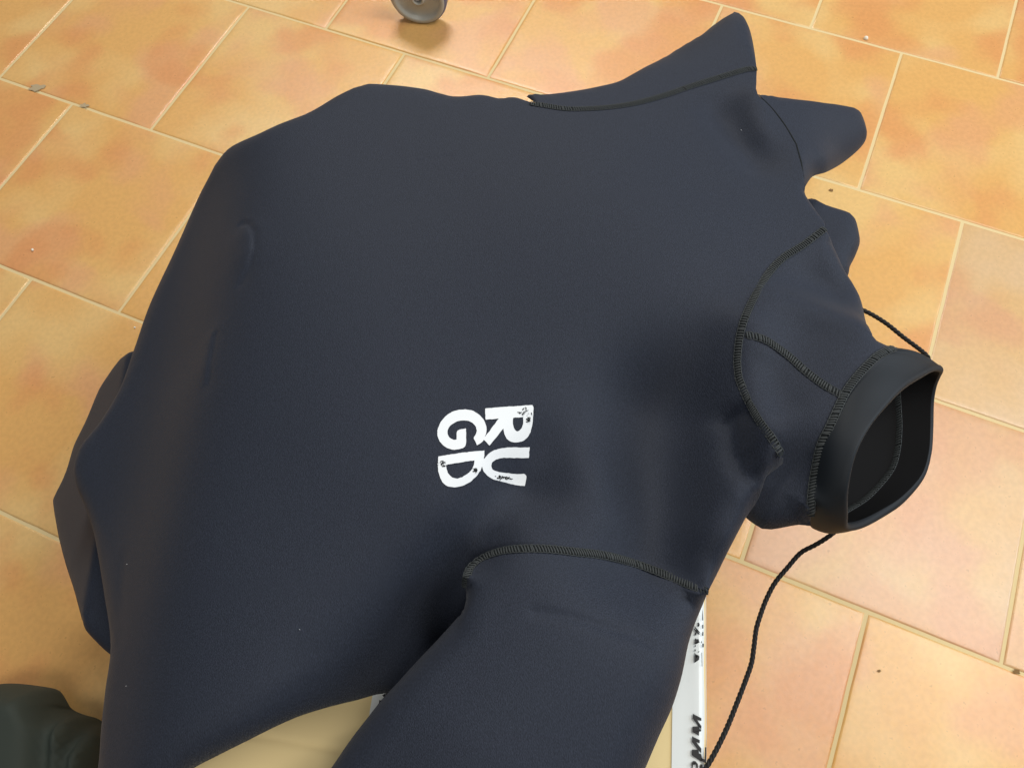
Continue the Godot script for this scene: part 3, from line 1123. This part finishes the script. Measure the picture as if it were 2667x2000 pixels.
func make_wheel() -> void:
	var foot := at(1108, 51, 0.0)
	var r := 0.052
	var o := thing("caster_wheel", "grey plastic caster wheel standing on the tiles at the top edge", "caster wheel")
	o.position = Vector3(foot.x, 0, foot.z) + Vector3(-0.006, 0, 0)
	var face := Vector3(-0.20, 0.0, 0.97).normalized()         # the way the visible side looks
	o.basis = Basis(face.cross(Vector3.UP).normalized(), Vector3.UP, -face)
	o.basis = Basis(Vector3.UP.cross(face).normalized(), Vector3.UP, face)
	var lathe := func(profile: Array, seg: int) -> ArrayMesh:     # pairs radius, z about the wheel's axle
		var s := Soup.new()
		var rows := []
		for q in profile:
			var row := []
			for k in seg:
				var ang := TAU * k / seg
				row.append(Vector3(cos(ang) * q[0], r + sin(ang) * q[0], q[1]))
			rows.append(row)
		s.sheet(rows, true)
		return build(s.pos, s.idx)
	put("tyre", lathe.call([[r - 0.004, -0.013], [r - 0.001, -0.0115], [r, -0.006], [r, 0.006], [r - 0.001, 0.0095], [r - 0.0025, 0.0112], [r - 0.0045, 0.012]], 56), mats.tyre, o)
	var hub := put("hub", lathe.call([[r - 0.0035, -0.011], [0.0, -0.011], [0.0, 0.002], [0.006, 0.002], [0.0068, 0.010], [0.0085, 0.0125], [0.011, 0.0125], [0.0125, 0.009], [0.016, 0.0055], [0.028, 0.0045], [0.036, 0.0055], [0.0395, 0.0095], [0.0412, 0.0125], [0.044, 0.0135], [r - 0.0035, 0.0130], [r - 0.003, 0.0105]], 56), mats.hub, o)
	var s := Soup.new()
	s.tube([Vector3(0, r, 0.004), Vector3(0, r, 0.0105)], 0.0062, 16)
	put("axle", build(s.pos, s.idx), mats.steel, hub)
	var fork := Soup.new()
	fork.sheet([[Vector3(-0.012, r - 0.01, -0.016), Vector3(0.012, r - 0.01, -0.016)], [Vector3(-0.014, 0.112, -0.016), Vector3(0.03, 0.112, -0.016)], [Vector3(-0.014, 0.114, 0.016), Vector3(0.03, 0.114, 0.016)]])
	put("fork", build(fork.pos, fork.idx), mats.steel, o)

func make_crumbs() -> void:
	var where := [[2256, 100, 0.0042, "white crumb on the floor tile right of the far sleeve"], [84, 651, 0.0024, "tiny white crumb on the tile at the left edge of the picture"], [350, 853, 0.0016, "tiny pale crumb on the tile beside the left side of the wetsuit"]]
	for q in where:
		var s := Soup.new()
		var p := at(q[0], q[1], 0.001)
		var rows := []
		for k in 4:
			var row := []
			for j in 7:
				var ang := TAU * j / 7
				var rad: float = q[2] * [0.85, 1.0, 0.75, 0.05][k] * rng.randf_range(0.75, 1.1)
				row.append(Vector3(cos(ang) * rad, q[2] * [-0.2, 0.3, 0.9, 1.1][k], sin(ang) * rad))
			rows.append(row)
		s.sheet(rows, true)
		var o := put("crumb", build(s.pos, s.idx), mats.crumb)
		o.position = p
		tag(o, q[3], "crumb")

func _ready() -> void:
	rng.seed = 11
	var cam := Camera3D.new()
	cam.name = "camera"
	cam.transform = Transform3D(Basis(RIGHT, UP, BACK).orthonormalized(), EYE)
	cam.fov = 49.283
	cam.near = 0.02
	cam.far = 60.0
	add_child(cam)
	cam.current = true
	var around := WorldEnvironment.new()
	var e := Environment.new()
	e.background_mode = Environment.BG_COLOR
	e.background_color = Color(0.38, 0.39, 0.42)
	e.background_energy_multiplier = 1.0
	e.tonemap_mode = Environment.TONE_MAPPER_LINEAR
	e.tonemap_exposure = 0.9
	e.sdfgi_enabled = true
	e.ssao_enabled = true
	e.ssil_enabled = true
	around.environment = e
	add_child(around)
	# ceiling panels: the main one to the right, a weaker one far behind to the left
	lamp(Vector3(1.55, 2.6, -0.6), Vector3(0.35, 0, -0.5), Vector2(1.0, 1.1), 4.3, Color(1.0, 0.98, 0.95))
	lamp(Vector3(-0.15, 2.7, -2.9), Vector3(-0.4, 0, -1.2), Vector2(1.2, 0.6), 6.8, Color(1.0, 0.98, 0.95))
	lamp(Vector3(-0.5, 2.7, 1.1), Vector3(-0.2, 0, -0.1), Vector2(1.2, 0.6), 2.4, Color(1.0, 0.98, 0.95))
	# a shop window further off on the right
	lamp(Vector3(2.7, 1.5, -0.5), Vector3(0, 0.45, -0.4), Vector2(1.2, 1.2), 4.2, Color(0.90, 0.95, 1.0))

	make_materials()
	make_floor()
	make_box()
	make_suit()
	make_cord()
	make_wheel()
	make_garment()
	make_crumbs()

func lamp(where: Vector3, towards: Vector3, size: Vector2, energy: float, color: Color) -> void:
	var l := AreaLight3D.new()
	l.name = "ceiling_lamp"
	l.area_size = size
	l.area_normalize_energy = true
	l.light_energy = energy
	l.light_color = color
	l.shadow_enabled = true
	l.area_range = 12.0
	l.area_attenuation = 2.0
	add_child(l, true)
	l.look_at_from_position(where, towards, Vector3.FORWARD)
